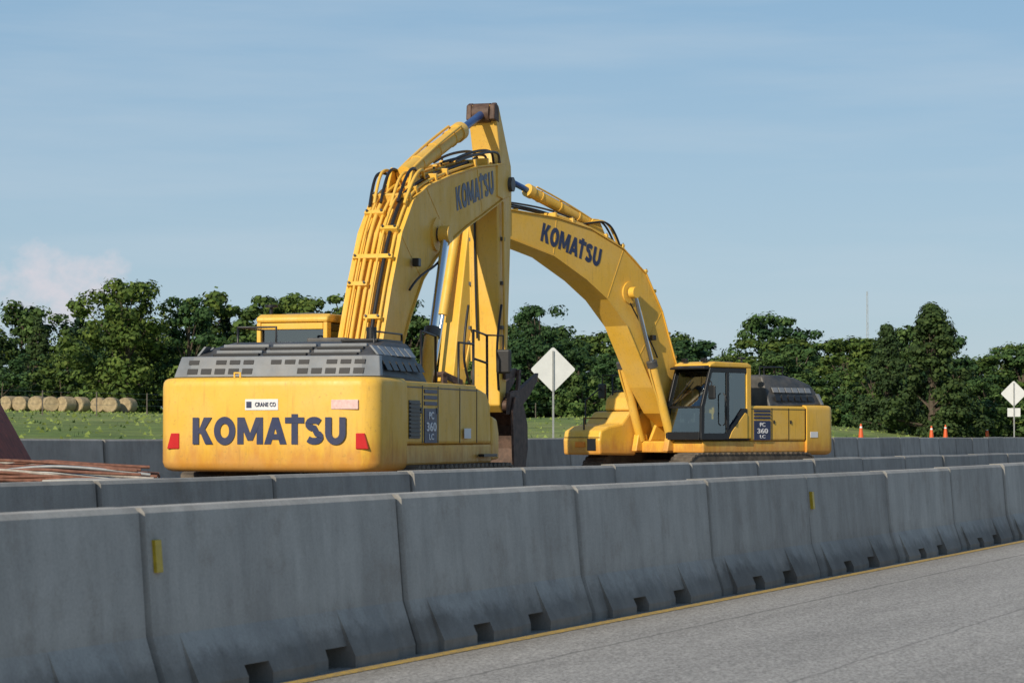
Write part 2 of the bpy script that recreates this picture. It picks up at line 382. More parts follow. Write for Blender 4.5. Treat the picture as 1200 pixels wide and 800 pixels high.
    box('cab_floor',.02,1.8,cy0+.02,cy1-.02,1.36,1.46,BLACK,E,.01)
    prism_xz('cab_roof',[(-.03,3.05),(-.03,3.12),(.1,3.17),(1.35,3.18),(1.52,3.12),(1.55,3.05)],cy0-.01,cy1+.01,YEL,E,.03)
    box('roof_hatch',.4,1.1,cy0+.2,cy1-.2,3.165,3.2,DARK,E,.015)
    box('cab_ceiling',.05,1.4,cy0+.05,cy1-.05,2.95,3.045,BLACK,E,.01)
    prism_xz('cab_visor',[(1.5,3.0),(1.5,3.1),(1.72,3.04),(1.72,3.0)],cy0+.02,cy1-.02,BLACK,E,.01)
    for yq in (cy0,cy1-.06):
        prism_xz('cab_pillar_front',[(1.40,3.04),(1.51,3.04),(1.84,2.15),(1.86,1.4),(1.74,1.4),(1.72,2.13)],yq,yq+.06,BLACK,E,.01)
        box('cab_pillar_rear',-.02,.14,yq,yq+.062,1.4,3.048,YEL,E,.01)
        box('cab_pillar_mid',.80,.9,yq+.004,yq+.056,1.5,3.04,BLACK,E,.01)
        box('cab_side_rail',.14,1.5,yq+.002,yq+.058,2.93,3.035,BLACK,E,.01)
    prism_xz('cab_door_lower',[(.14,1.38),(.14,2.1),(.3,2.1),(.82,1.62),(1.0,1.42),(1.0,1.38)],cy1-.05,cy1+.015,BLACK,E,.01)
    prism_xz('cab_door_panel',[(.16,1.40),(.16,1.98),(.24,2.0),(.74,1.56),(.84,1.40)],cy1+.012,cy1+.03,YEL,E,.008)
    box('cab_sill',.9,1.85,cy1-.05,cy1+.012,1.37,1.52,BLACK,E,.01)
    box('cab_front_sill',1.74,1.87,cy0+.06,cy1-.06,1.37,1.55,BLACK,E,.01)
    box('cab_front_bar',1.775,1.81,cy0+.05,cy1-.05,2.1,2.15,BLACK,E,.005)
    box('cab_rear_panel',-.02,.05,cy0+.065,cy1-.065,1.36,2.35,YEL,E,.01)
    box('cab_rear_top',-.02,.05,cy0+.065,cy1-.065,2.95,3.04,YEL,E,.01)
    box('seat_base',.35,.85,.72,1.22,1.45,1.85,BLACK,E,.04)
    box('seat_back',.25,.42,.72,1.22,1.8,2.55,BLACK,E,.06)
    box('seat_headrest',.27,.38,.84,1.1,2.58,2.8,BLACK,E,.04)
    box('console',.45,1.1,.56,.70,1.46,2.0,DARK,E,.03); box('console',.45,1.1,1.24,1.36,1.46,2.0,DARK,E,.03)
    box('monitor',1.3,1.36,.5,.72,2.0,2.25,BLACK,E,.01)
    tube('wiper',[(1.80,.6,2.2),(1.66,.9,2.6),(1.60,1.0,2.75)],.01,BLACK,E,False)
    tube('cab_handrail',[(1.05,cy1+.01,1.7),(1.05,cy1+.07,1.75),(1.05,cy1+.07,2.4),(1.05,cy1+.01,2.45)],.015,BLACK,E,False)
    tube('mirror_arm',[(1.6,1.5,2.75),(1.75,1.72,2.7),(1.75,1.75,2.5)],.014,BLACK,E,False)
    box('mirror',1.72,1.78,1.64,1.84,2.3,2.62,BLACK,E,.03)
    cyl('gps_antenna',(.15,1.35,3.14),(.15,1.35,3.27),.025,BLACK,E); cyl('gps_antenna',(.15,1.35,3.27),(.15,1.35,3.31),.09,BLACK,E)
    for y in (.62,1.2): box('work_lamp',1.42,1.5,y,y+.15,3.17,3.26,BLACK,E,.01)
    tube('guard_rail',[(.95,-1.4,2.1),(.95,-1.4,2.95),(1.6,-1.4,2.9),(1.62,-1.4,1.9)],.02,BLACK,E,False)
    tube('guard_rail',[(.95,-.62,2.1),(.95,-.62,2.95),(1.6,-.62,2.9),(1.62,-.62,1.9)],.02,BLACK,E,False)
    tube('guard_rail',[(.95,-1.4,2.55),(1.61,-1.4,2.5)],.018,BLACK,E,False)
    tube('guard_rail',[(.2,-1.42,2.15),(.2,-1.42,2.75),(.9,-1.42,2.75)],.018,BLACK,E,False)
    tube('mirror_arm',[(1.5,-1.4,2.9),(1.75,-1.6,2.9),(1.75,-1.6,2.7)],.014,BLACK,E,False)
    box('mirror',1.7,1.78,-1.72,-1.5,2.35,2.7,BLACK,E,.03)
    # --- boom
    W=.31; bo=boom_out; bi=boom_in
    prism_xz('boom',bo+bi[::-1],-W,W,YEL,E,.02)
    def off(pts,d):
        out=[]
        for i,p in enumerate(pts):
            a=pts[max(i-1,0)]; b=pts[min(i+1,len(pts)-1)]
            t=Vector((b[0]-a[0],b[1]-a[1])).normalized(); out.append((p[0]-t.y*d,p[1]+t.x*d))
        return out
    top=bo+off(bo,.02)[::-1]; prism_xz('boom_top_flange',top,-W-.03,W+.03,YEL,E,0)
    bot=bi+off(bi,-.02)[::-1]; prism_xz('boom_bottom_flange',bot,-W-.03,W+.03,YEL,E,0)
    bx,bz=cyl_attach
    cyl('boom_cylinder_boss',(bx,-W-.22,bz),(bx,W+.22,bz),.1,DARK,E)
    cyl('boom_boss_plate',(bx,-W-.035,bz),(bx,W+.035,bz),.25,YEL,E,28)
    fx,fz=(bo[0][0]+bi[0][0])/2,(bo[0][1]+bi[0][1])/2
    cyl('boom_foot_pin',(fx,-.48,fz),(fx,.48,fz),.13,DARK,E)
    for k in (3,5,7):
        if k<len(bo)-1:
            a=Vector(bo[k]); b=Vector(bi[k]); t=(b-a).normalized(); pn=Vector((-t.y,t.x))*.012
            a2_=a+t*.04; b2_=b-t*.04
            for s in (1,-1):
                y0_,y1_=sorted((s*(W+.0005),s*(W+.006)))
                prism_xz('boom_weld',[tuple(a2_-pn),tuple(a2_+pn),tuple(b2_+pn),tuple(b2_-pn)],y0_,y1_,YEL,E,0)
    for s in (1,-1):
        prism_xz('boom_foot_bracket',[(fx-.5,1.34),(fx-.2,fz+.18),(fx+.2,fz+.18),(fx+.55,1.34)],s*.34 if s>0 else -.42,.42 if s>0 else -.34,YEL,E,.02)
    lx=(bo[3][0]+bi[3][0])/2; lz=(bo[3][1]+bi[3][1])/2
    for s in (1,-1): box('boom_lamp',lx-.06,lx+.06,min(s*(W+.03),s*(W+.13)),max(s*(W+.03),s*(W+.13)),lz-.15,lz-.03,BLACK,E,.01)
    base=Vector((max(fx+.75,1.25),0,1.35)); att=Vector((bx,0,bz)); d=att-base; L=d.length; d.normalize()
    for s in (1,-1):
        o=Vector((0,s*(W+.15),0))
        cyl('boom_cylinder',base+o,base+o+d*L*.52,.105,YEL,E)
        cyl('boom_cylinder_gland',base+o+d*L*.5,base+o+d*L*.54,.125,DARK,E)
        cyl('boom_cylinder_rod',base+o+d*L*.54,att+o,.055,CHROME,E)
        cyl('rod_eye',att+Vector((0,s*(W+.07),0)),att+Vector((0,s*(W+.23),0)),.13,YEL,E)
        prism_xz('cylinder_bracket',[(base.x-.25,1.1),(base.x-.15,1.5),(base.x+.15,1.5),(base.x+.25,1.1)],s*.4 if s>0 else -.55,.55 if s>0 else -.4,YEL,E,.02)
        tube('boom_cylinder_pipe',[base+o+Vector((.02,0,.3)),base+o+d*L*.3+Vector((.17,0,-.05)),base+o+d*L*.5+Vector((.14,0,-.05))],.022,YEL,E)
        tube('boom_side_hose',[(lx-.2,s*(W+.04),bo[2][1]),(lx,s*(W+.09),lz-.3),(bx-.1,s*(W+.08),bz-.45),(bx+.1,s*(W+.12),bz-.25)],.018,HOSE,E)
    for i,y in enumerate((-.25,-.17,-.08,.03,.12,.19,.26)):
        pts=[(p[0],y,p[1]) for p in off(bo,.06+.025*(i%3))]
        tube('boom_pipe',pts[:-1],(.024,.03,.02)[i%3],YEL if i not in (1,) else HOSE,E,True)
    for k in range(1,len(bo)-1):
        for q in (0,.5):
            a=bo[k]; b=bo[k+1]; p=(a[0]+(b[0]-a[0])*q,a[1]+(b[1]-a[1])*q)
            t=Vector((b[0]-a[0],b[1]-a[1])).normalized(); nrm=Vector((-t.y,t.x))
            c=Vector(p)+nrm*.055
            cpts=[(c.x-t.x*.035-nrm.x*.06,c.y-t.y*.035-nrm.y*.06),(c.x+t.x*.035-nrm.x*.06,c.y+t.y*.035-nrm.y*.06),(c.x+t.x*.035+nrm.x*.07,c.y+t.y*.035+nrm.y*.07),(c.x-t.x*.035+nrm.x*.07,c.y-t.y*.035+nrm.y*.07)]
            y0_,y1_=((-.29,-.03),(.0,.3),(-.3,.3))[(k*2+int(q*2))%3]
            prism_xz('pipe_clamp',cpts,y0_,y1_,YEL,E,.008)
            for yb in (y0_+.04,y1_-.04):
                cyl('clamp_bolt',(c.x+nrm.x*.06,yb,c.y+nrm.y*.06),(c.x+nrm.x*.1,yb,c.y+nrm.y*.1),.018,DARK,E,8)
    for i,y in enumerate((-.22,-.1,.02,.14,.24)):
        p=bo[0]; tube('foot_hose',[(-.2,y,1.6),(p[0]-.35,y,2.0),(p[0]-.12,y*1.1,2.5),(bo[1][0]-.05,y,bo[1][1]+.1)],.026,HOSE,E)
    # --- stick
    T=Vector(stick_top); P=Vector(stick_piv); B=Vector(stick_bot)
    ax=(B-P).normalized(); nr=Vector((-ax.y,ax.x))
    if nr.x<0: nr=-nr
    Ls=(B-P).length
    def sp(s,u): q=P+ax*s+nr*u; return (q.x,q.y)
    Ttop=(T-P).dot(ax); Tu=(T-P).dot(nr)
    sprof=[sp(Ttop-.12,Tu-.1),sp(Ttop-.14,Tu+.12),sp(-.35,.42),sp(.0,.47),sp(.5,.44),sp(Ls*.6,.30),sp(Ls,.16),sp(Ls+.12,0),sp(Ls,-.17),sp(Ls*.6,-.24),sp(.9,-.33),sp(.35,-.36),sp(-.1,-.30),sp(-.5,-.22)]
    prism_xz('stick',sprof,-.235,.235,YEL,E,.02)
    cyl('stick_pivot_pin',(P.x,-.40,P.y),(P.x,.40,P.y),.12,DARK,E)
    e0=bo[-1]; e1=bi[-1]
    for s in (1,-1):
        prism_xz('boom_fork',[e0,(P.x+.05,P.y+.2),(P.x+.2,P.y),(P.x+.05,P.y-.2),e1,(e1[0]-.3,e1[1]+.02),(e0[0]-.3,e0[1]-.02)],.245 if s>0 else -.335,.335 if s>0 else -.245,YEL,E,.015)
    mb=Vector(scyl); d0=Vector((mb.x,0,mb.y+.22)); d1=Vector((T.x,0,T.y)); dd=(d1-d0); LL=dd.length; dd.normalize()
    cyl('stick_cylinder',d0,d0+dd*LL*.66,.125,YEL,E); cyl('stick_cylinder_gland',d0+dd*LL*.64,d0+dd*LL*.69,.15,YEL,E)
    cyl('stick_cylinder_rod',d0+dd*LL*.69,d1,.065,BLUEROD,E)
    cyl('rod_eye',(T.x,-.14,T.y),(T.x,.14,T.y),.16,RUST,E)
    for s in (1,-1):
        prism_xz('stick_top_plate',[(T.x-.15,T.y-.12),(T.x-.12,T.y+.12),(T.x,T.y+.17),(T.x+.12,T.y+.1),(T.x+.13,T.y-.15)],s*.15 if s>0 else -.242,.242 if s>0 else -.15,RUST,E,.02)
        prism_xz('stick_cylinder_bracket',[(mb.x-.35,mb.y-.08),(mb.x-.1,mb.y+.32),(mb.x+.1,mb.y+.32),(mb.x+.4,mb.y-.02)],.14 if s>0 else -.18,.18 if s>0 else -.14,YEL,E,.01)
        tube('stick_cylinder_pipe',[d0+Vector((.1,s*.1,.10)),d0+dd*LL*.3+Vector((0,s*.1,.15)),d0+dd*LL*.62+Vector((0,s*.1,.14))],.022,YEL,E)
    for j in range(3):
        c=d0+dd*LL*(.15+.2*j); cyl('cylinder_band',c,c+dd*.04,.137,YEL,E)
    for i,y in enumerate((-.26,-.16,-.05,.1,.2,.27)):
        j=.04*math.sin(i*2.3)
        tube('bend_hose',[(mb.x-.75,y,mb.y-.28+j),(mb.x-.5,y*1.15,mb.y+.10+j),(mb.x-.15,y*1.25,mb.y+.30+j),(mb.x+.2,y*.9,mb.y+.22),(mb.x+.45,y*.6,mb.y+.18)],.024,HOSE if i%2 else YEL,E)
        if i<4:
            q=bo[-2]; tube('tip_hose',[(q[0]-.9,y,q[1]),(q[0]-.3,y*1.2,q[1]+.16+j),(P.x-.55,y*1.1,P.y+.5+j),(P.x-.3,y,P.y+.38),(sp(.1,-.3)[0],y*1.08,sp(.1,-.3)[1])],.022,HOSE,E)
    for y in (-.28,.28):
        tube('stick_pipe',[(sp(.3,-.2)[0],y,sp(.3,-.2)[1]),(sp(1.2,-.15)[0],y,sp(1.2,-.15)[1]),(sp(Ls*.8,-.05)[0],y,sp(Ls*.8,-.05)[1])],.022,YEL,E)
        for q in (.25,.45,.65):
            c=sp(Ls*q,-.12); box('stick_clamp',c[0]-.07,c[0]+.07,min(y,y*.8),max(y,y*.8)+.02,c[1]-.03,c[1]+.03,DARK,E,.005)
        tube('stick_hose',[(sp(Ls*.55,-.25)[0],y,sp(Ls*.55,-.25)[1]),(sp(Ls*.7,-.5)[0],y,sp(Ls*.7,-.5)[1]),(sp(Ls*.85,-.45)[0],y,sp(Ls*.85,-.45)[1]),(sp(Ls*.93,-.2)[0],y*.8,sp(Ls*.93,-.2)[1])],.022,HOSE,E)
    tube('stick_edge_hose',[(sp(.1,-.36)[0],.15,sp(.1,-.36)[1]),(sp(1.2,-.36)[0],.15,sp(1.2,-.36)[1]),(sp(Ls*.7,-.27)[0],.12,sp(Ls*.7,-.27)[1])],.02,HOSE,E)
    c0=Vector((sp(.25,.58)[0],0,sp(.25,.58)[1])); c1=Vector((sp(Ls-.55,.58)[0],0,sp(Ls-.55,.58)[1])); cd=(c1-c0); cl=cd.length; cd.normalize()
    cyl('bucket_cylinder',c0,c0+cd*cl*.6,.10,YEL,E); cyl('bucket_cylinder_rod',c0+cd*cl*.6,c1,.05,CHROME,E)
    for s in (1,-1):
        yy0,yy1=(.25,.30) if s>0 else (-.30,-.25)
        a=sp(Ls-.5,0); prism_xz('link_arm',[(a[0]-.05,a[1]+.07),(c1.x,c1.z+.08),(c1.x+.05,c1.z-.06),(a[0]-.05,a[1]-.08)],yy0,yy1,RUST,E,.01)
        b=sp(Ls+.1,.42); prism_xz('link_rod',[(c1.x-.07,c1.z),(c1.x+.07,c1.z+.03),(b[0]+.08,b[1]),(b[0]-.08,b[1]-.03)],yy0+.06*s,yy1+.06*s,RUST,E,.01)
    cyl('link_pin',(c1.x,-.36,c1.z),(c1.x,.36,c1.z),.06,RUST,E)
    cyl('bucket_pin',(B.x,-.36,B.y),(B.x,.36,B.y),.09,RUST,E)
    bw=.40; K=.78
    shell=[(.05,.14),(.38,.14),(.70,-.02),(.95,-.3),(.98,-.7),(.8,-1.02),(.45,-1.25),(.0,-1.35)]
    inn=[(x*.93-.02,z*.95-.03) for x,z in shell]
    sh=[(B.x+x*K,B.y+z) for x,z in shell]; ii=[(B.x+x*K,B.y+z) for x,z in inn]
    prism_xz('bucket_shell',sh+ii[::-1],-bw,bw,RUST,E,.0)
    for s in (1,-1):
        prism_xz('bucket_side',[(B.x-.12,B.y-.1)]+sh,s*bw if s>0 else -bw-.04,bw+.04 if s>0 else -bw,RUST,E,.01)
        prism_xz('bucket_ear',[(B.x-.15,B.y-.15),(B.x-.1,B.y+.2),(B.x+.2,B.y+.25),(B.x+.45,B.y+.25),(B.x+.5,B.y+.02)],.33 if s>0 else -.39,.39 if s>0 else -.33,RUST,E,.01)
    for i in range(4):
        y=-bw+.04+i*(2*bw-.08)/3
        prism_xz('bucket_tooth',[(B.x+.1,B.y-1.27),(B.x+.1,B.y-1.39),(B.x-.28,B.y-1.37)],y-.05,y+.05,RUST,E,.005)
    for y in (-.2,.2):
        a=sp(Ls-.12,.12)
        th=[(a[0],a[1]+.10),(a[0]+.7,a[1]+.10),(a[0]+1.3,a[1]+.28),(a[0]+2.0,a[1]+.46),(a[0]+1.9,a[1]+.30),(a[0]+1.4,a[1]+.04),(a[0]+.9,a[1]-.16),(a[0]+.3,a[1]-.28),(a[0],a[1]-.25)]
        prism_xz('thumb_claw',th,y-.035,y+.035,RUST,E,.01)
    (tx,tz),ang,tw,thh=boomtext
    ca,sa=math.cos(ang),math.sin(ang)
    lettering('boom_lettering',(tx,-W-.001,tz),(ca,0,sa),(-sa,0,ca),tw,thh,NAVY,E)
    lettering('boom_lettering',(tx,W+.001,tz),(-ca,0,-sa),(-sa,0,ca),tw,thh,NAVY,E)
    return E

ph=math.radians(16.6)
excavator((-2.16,35.7,0),math.pi/2-ph,
  [(-.2,1.85),(.05,2.6),(.5,3.55),(.95,4.35),(1.45,4.85),(2.1,5.12),(3.2,5.38),(4.6,5.66),(5.95,5.84)],
  [(.35,1.75),(.8,2.5),(1.35,3.2),(1.9,3.75),(2.5,4.1),(3.2,4.4),(4.0,4.68),(4.9,4.95),(5.95,5.28)],
  (5.9,6.68),(6.3,5.55),(6.25,1.95),(2.55,4.45),(0,0),2.70,((4.5,5.29),math.radians(13),2.0,.36),(2.0,5.08))
a2=math.radians(47)
excavator((4.52,61.3,0),math.pi+a2,
  [(.65,1.8),(.95,2.4),(1.38,3.28),(1.83,4.35),(2.4,5.2),(3.2,5.74),(4.35,6.14),(5.5,6.32),(7.35,6.42)],
  [(1.2,1.7),(1.7,2.0),(2.2,2.6),(2.65,3.3),(3.1,4.0),(3.77,4.58),(4.5,5.0),(5.6,5.48),(7.35,5.85)],
  (7.1,7.2),(7.75,6.1),(8.65,2.1),(3.0,4.75),(1.1,.28),2.92,((5.0,5.74),math.radians(14),2.05,.42),(4.0,6.08))

# ---------------------------------------------------------------- ground frame
RZ=math.pi/2-TH
def W2(t,D): return (t*ST-D*CT, t*CT+D*ST)
def dD(x,y): return -x*CT+y*ST
def tT(x,y): return x*ST+y*CT
def gz(t,D):
    if D<20: z=0
    elif D<23: z=.35*((D-20)/3)**2*(3-2*(D-20)/3)
    else: z=.35
    if D>27:
        z+=3.2*(1-math.exp(-(D-27)/35))
        z+=.75*math.exp(-((t-150)/28)**2-((D-48)/11)**2)
    return z
Ds=[-1500,-400,-100,-30,-10,0,7,12,18,20,20.7,21.4,22.2,23,25,27]+[27+i*2 for i in range(1,50)]+[135,160,200,300,500,900,1600,2500]
ts=[-1500,-600,-200,-80,-30]+list(range(-20,300,6))+[320,360,420,500,700,1000,1600,2500]
v=[(t,D,gz(t,D)) for D in Ds for t in ts]
nt_s=len(ts); f=[(j*nt_s+i,j*nt_s+i+1,(j+1)*nt_s+i+1,(j+1)*nt_s+i) for j in range(len(Ds)-1) for i in range(nt_s-1)]
m,nt,b=mk('ground_grass_and_dirt'); tc=N(nt,'ShaderNodeTexCoord')
sep=N(nt,'ShaderNodeSeparateXYZ'); nt.links.new(tc.outputs['Object'],sep.inputs[0])
n1=noise(nt,.08,6,.6,tc.outputs['Object']); n2=noise(nt,2.5,6,.75,tc.outputs['Object']); n3=noise(nt,.6,4,.6,mapping(nt,tc.outputs['Object'],(.25,1.5,1)))
g=ramp(nt,n1.outputs[0],[(.35,(.14,.21,.035)),(.65,(.25,.29,.075))]).outputs[0]
g=mix(nt,1.0,g,ramp(nt,n2.outputs[0],[(.3,.6),(.7,1.3)]).outputs[0],'MULTIPLY')
g=mix(nt,1.0,g,ramp(nt,n3.outputs[0],[(.35,.70),(.65,1.2)]).outputs[0],'MULTIPLY')
d=ramp(nt,n2.outputs[0],[(.3,(.16,.12,.085)),(.7,(.30,.25,.19))]).outputs[0]
mr=N(nt,'ShaderNodeMapRange'); mr.inputs[1].default_value=24.9; mr.inputs[2].default_value=26.5; nt.links.new(sep.outputs[1],mr.inputs[0])
nt.links.new(mix(nt,mr.outputs[0],d,g),b.inputs['Base Color']); b.inputs['Roughness'].default_value=.95
bump(nt,b,n2.outputs[0],.6,.15)
o=mesh('ground',v,f,m,None,0,True); o.rotation_euler[2]=RZ

# short grass blades on the field (one mesh)
GR=simple('field_grass_blades',(.19,.25,.055),.8,0,.3,.7)
rs=np.random.RandomState(11); V=[];F=[]
for i in range(7000):
    D=30+60*rs.rand(); t=30+180*rs.rand(); x,y=W2(t,D); z=gz(t,D)
    if abs(x/y)>.24: continue
    h=.05+.09*rs.rand(); a=rs.rand()*6.28; w_=.07+.06*rs.rand(); k=len(V); lx_,ly_=rs.normal()*.05,rs.normal()*.05
    V+=[(x-w_*math.cos(a),y-w_*math.sin(a),z-.02),(x+w_*math.cos(a),y+w_*math.sin(a),z-.02),(x+lx_,y+ly_,z+h)]; F.append((k,k+1,k+2))
me=bpy.data.meshes.new('field_grass'); me.from_pydata(V,[],F); me.materials.append(GR); link(bpy.data.objects.new('field_grass',me))

# road
m,nt,b=mk('road_surface'); tc=N(nt,'ShaderNodeTexCoord'); sep=N(nt,'ShaderNodeSeparateXYZ'); nt.links.new(tc.outputs['Object'],sep.inputs[0])
n1=noise(nt,38,4,.8,tc.outputs['Object']); n2=noise(nt,.7,6,.65,mapping(nt,tc.outputs['Object'],(.25,1.6,1))); n3=noise(nt,9,5,.75,tc.outputs['Object'])
c=ramp(nt,n1.outputs[0],[(.36,(.15,.142,.13)),(.5,(.37,.352,.32)),(.66,(.64,.61,.56))]).outputs[0]
c=mix(nt,1.0,c,ramp(nt,n2.outputs[0],[(.3,.80),(.7,1.10)]).outputs[0],'MULTIPLY')
c=mix(nt,1.0,c,ramp(nt,n3.outputs[0],[(.3,.72),(.7,1.18)]).outputs[0],'MULTIPLY')
nj=noise(nt,1.2,5,.7,mapping(nt,tc.outputs['Object'],(1,0,0)))
for off_,wd,dk in ((6.22,.025,.5),(4.3,.018,.6)):
    aj=N(nt,'ShaderNodeMath',operation='MULTIPLY_ADD'); aj.inputs[1].default_value=.14; nt.links.new(nj.outputs[0],aj.inputs[0]); nt.links.new(sep.outputs[1],aj.inputs[2])
    sj=N(nt,'ShaderNodeMath',operation='SUBTRACT'); sj.inputs[1].default_value=off_; nt.links.new(aj.outputs[0],sj.inputs[0])
    ab=N(nt,'ShaderNodeMath',operation='ABSOLUTE'); nt.links.new(sj.outputs[0],ab.inputs[0])
    c=mix(nt,1.0,c,ramp(nt,ab.outputs[0],[(.003,dk),(wd,1.0)]).outputs[0],'MULTIPLY')
mg=N(nt,'ShaderNodeMapRange'); mg.inputs[1].default_value=6.5; mg.inputs[2].default_value=7.0; mg.inputs[3].default_value=0; mg.inputs[4].default_value=.5; nt.links.new(sep.outputs[1],mg.inputs[0])
c=mix(nt,mg.outputs[0],c,(.17,.14,.10))
nt.links.new(c,b.inputs['Base Color']); b.inputs['Roughness'].default_value=.9
bump(nt,b,n1.outputs[0],.6,.010)
def strip(name,t0,t1,D0,D1,z,mat,n=60):
    ts_=[t0+(t1-t0)*i/n for i in range(n+1)]
    v=[(t,D0,z) for t in ts_]+[(t,D1,z) for t in ts_]
    f=[(i,i+1,n+2+i,n+1+i) for i in range(n)]
    o=mesh(name,v,f,mat); o.rotation_euler[2]=RZ; return o
strip('road',-200,1400,-9,8.2,.004,m)
m2,nt,b=mk('yellow_road_paint'); tc=N(nt,'ShaderNodeTexCoord'); n1=noise(nt,22,6,.8,tc.outputs['Object'])
nt.links.new(ramp(nt,n1.outputs[0],[(.40,(.24,.19,.11)),(.56,(.55,.35,.06))]).outputs[0],b.inputs['Base Color']); b.inputs['Roughness'].default_value=.8
strip('road_edge_line',-200,1400,6.86,6.97,.008,m2)

# ---------------------------------------------------------------- barriers
def barrier_mesh(L):
    hb=1.065; g=.045
    x0,x1=g/2,L-g/2
    def prof(rec,e=0): return [(.305-rec-e,0),(.305-rec-e,.075),(.17-e,.36),(.115-e,hb-.03),(.09-e,hb)]
    V=[];F=[]
    cuts=[x0, x0+.025,.10*L, .27*L, .36*L, .52*L, .60*L, .69*L, .88*L, x1-.025, x1]
    kinds=[('e0',.04,0),(.03,.04,0),(0,0,0),(0,0,1),(0,0,0),(.03,.04,0),(.03,.04,1),(0,0,0),(.03,.04,0),('e1',.04,0)]
    def ring(x,rec,slot,e=0):
        p=prof(rec,e); k=len(V)
        if slot:
            y=.305-rec-(.14-.075)*((.135-rec)/.285); pts=[(y,.14),(y-.0001,.141)]+p[2:]
        else: pts=p
        for y,z in pts: V.append((x,-y,z))
        for y,z in pts[::-1]: V.append((x,y,z))
        return list(range(k,k+2*len(pts)))
    for (xa,xb),(kd,rec,sl) in zip(zip(cuts[:-1],cuts[1:]),kinds):
        A=ring(xa,rec,sl,.025 if kd=='e0' else 0);B=ring(xb,rec,sl,.025 if kd=='e1' else 0); n=len(A)
        F.append(tuple(A)); F.append(tuple(B[::-1]))
        for i in range(n): F.append((A[i],A[(i+1)%n],B[(i+1)%n],B[i]))
    me=bpy.data.meshes.new('barrier_segment'); me.from_pydata(V,[],F); me.update()
    bm=bmesh.new(); bm.from_mesh(me); bmesh.ops.recalc_face_normals(bm,faces=bm.faces); bm.to_mesh(me); bm.free()
    me.materials.append(CONC); return me
SEG=3.33; BM=barrier_mesh(SEG)
YREF=simple('yellow_reflector',(.52,.36,.02),.4,0,.15,30)
def barrier_row(D,tstart,k0,k1,zg,refl=(),jit=1.0):
    R=empty('concrete_barrier_row',(0,0,0),RZ)
    for k in range(k0,k1):
        o=bpy.data.objects.new('segment_%d'%(k-k0+1),BM); link(o,R)
        o.location=(tstart+k*SEG,D+random.uniform(-.015,.015)*jit,zg+random.uniform(-.014,.004)*jit)
        o.rotation_euler=(random.uniform(-.005,.005)*jit,random.uniform(-.0025,.0025)*jit,random.uniform(-.004,.004)*jit)
        cyl('joint_pin',(tstart+k*SEG,D,zg+.1),(tstart+k*SEG,D,zg+.95),.014,STEEL,R,8)
        for hz in (.3,.8): box('joint_loop',tstart+k*SEG-.03,tstart+k*SEG+.03,D-.04,D+.04,zg+hz,zg+hz+.02,STEEL,R,0)
        if k in refl:
            t=tstart+k*SEG
            v=[(t+.10,D-.16,zg+.70),(t+.17,D-.16,zg+.70),(t+.17,D-.145,zg+.88),(t+.10,D-.145,zg+.88)]
            v+= [(a,b_+.04,c_) for a,b_,c_ in v]
            mesh('reflector',v,[(0,1,2,3),(7,6,5,4),(0,4,5,1),(1,5,6,2),(2,6,7,3),(3,7,4,0)],YREF,R,.003)
    return R
barrier_row(7.33,12.22,-6,40,.0,refl=(0,4,8,12))
barrier_row(12.1,22.9,-8,45,.0)
barrier_row(24.5,30.0,-14,60,.35,jit=1.5)

# ---------------------------------------------------------------- trees
def leafmat(name,c0,c1,c2):
    m,nt,b=mk(name); g=N(nt,'ShaderNodeNewGeometry'); oi=N(nt,'ShaderNodeObjectInfo')
    c=ramp(nt,g.outputs['Random Per Island'],[(0,c0),(.55,c1),(1,c2)]).outputs[0]
    c=mix(nt,1.0,c,ramp(nt,oi.outputs['Random'],[(0,(.48,.62,.72)),(.3,(.75,.88,.9)),(.65,(1.0,1.0,.9)),(1,(1.4,1.2,.75))]).outputs[0],'MULTIPLY')
    tc=N(nt,'ShaderNodeTexCoord'); nn=noise(nt,.55,3,.5,tc.outputs['Object'])
    c=mix(nt,1.0,c,ramp(nt,nn.outputs[0],[(.35,.7),(.65,1.25)]).outputs[0],'MULTIPLY')
    nt.links.new(c,b.inputs['Base Color']); b.inputs['Roughness'].default_value=.7; b.inputs['Specular IOR Level'].default_value=.15
    return m
LEAF=leafmat('broadleaf_foliage',(.035,.070,.022),(.060,.108,.032),(.095,.145,.045))
CEDAR=leafmat('conifer_foliage',(.020,.042,.020),(.030,.060,.027),(.046,.078,.032))
BARK=simple('bark',(.09,.07,.05),.9,0,.4,5)
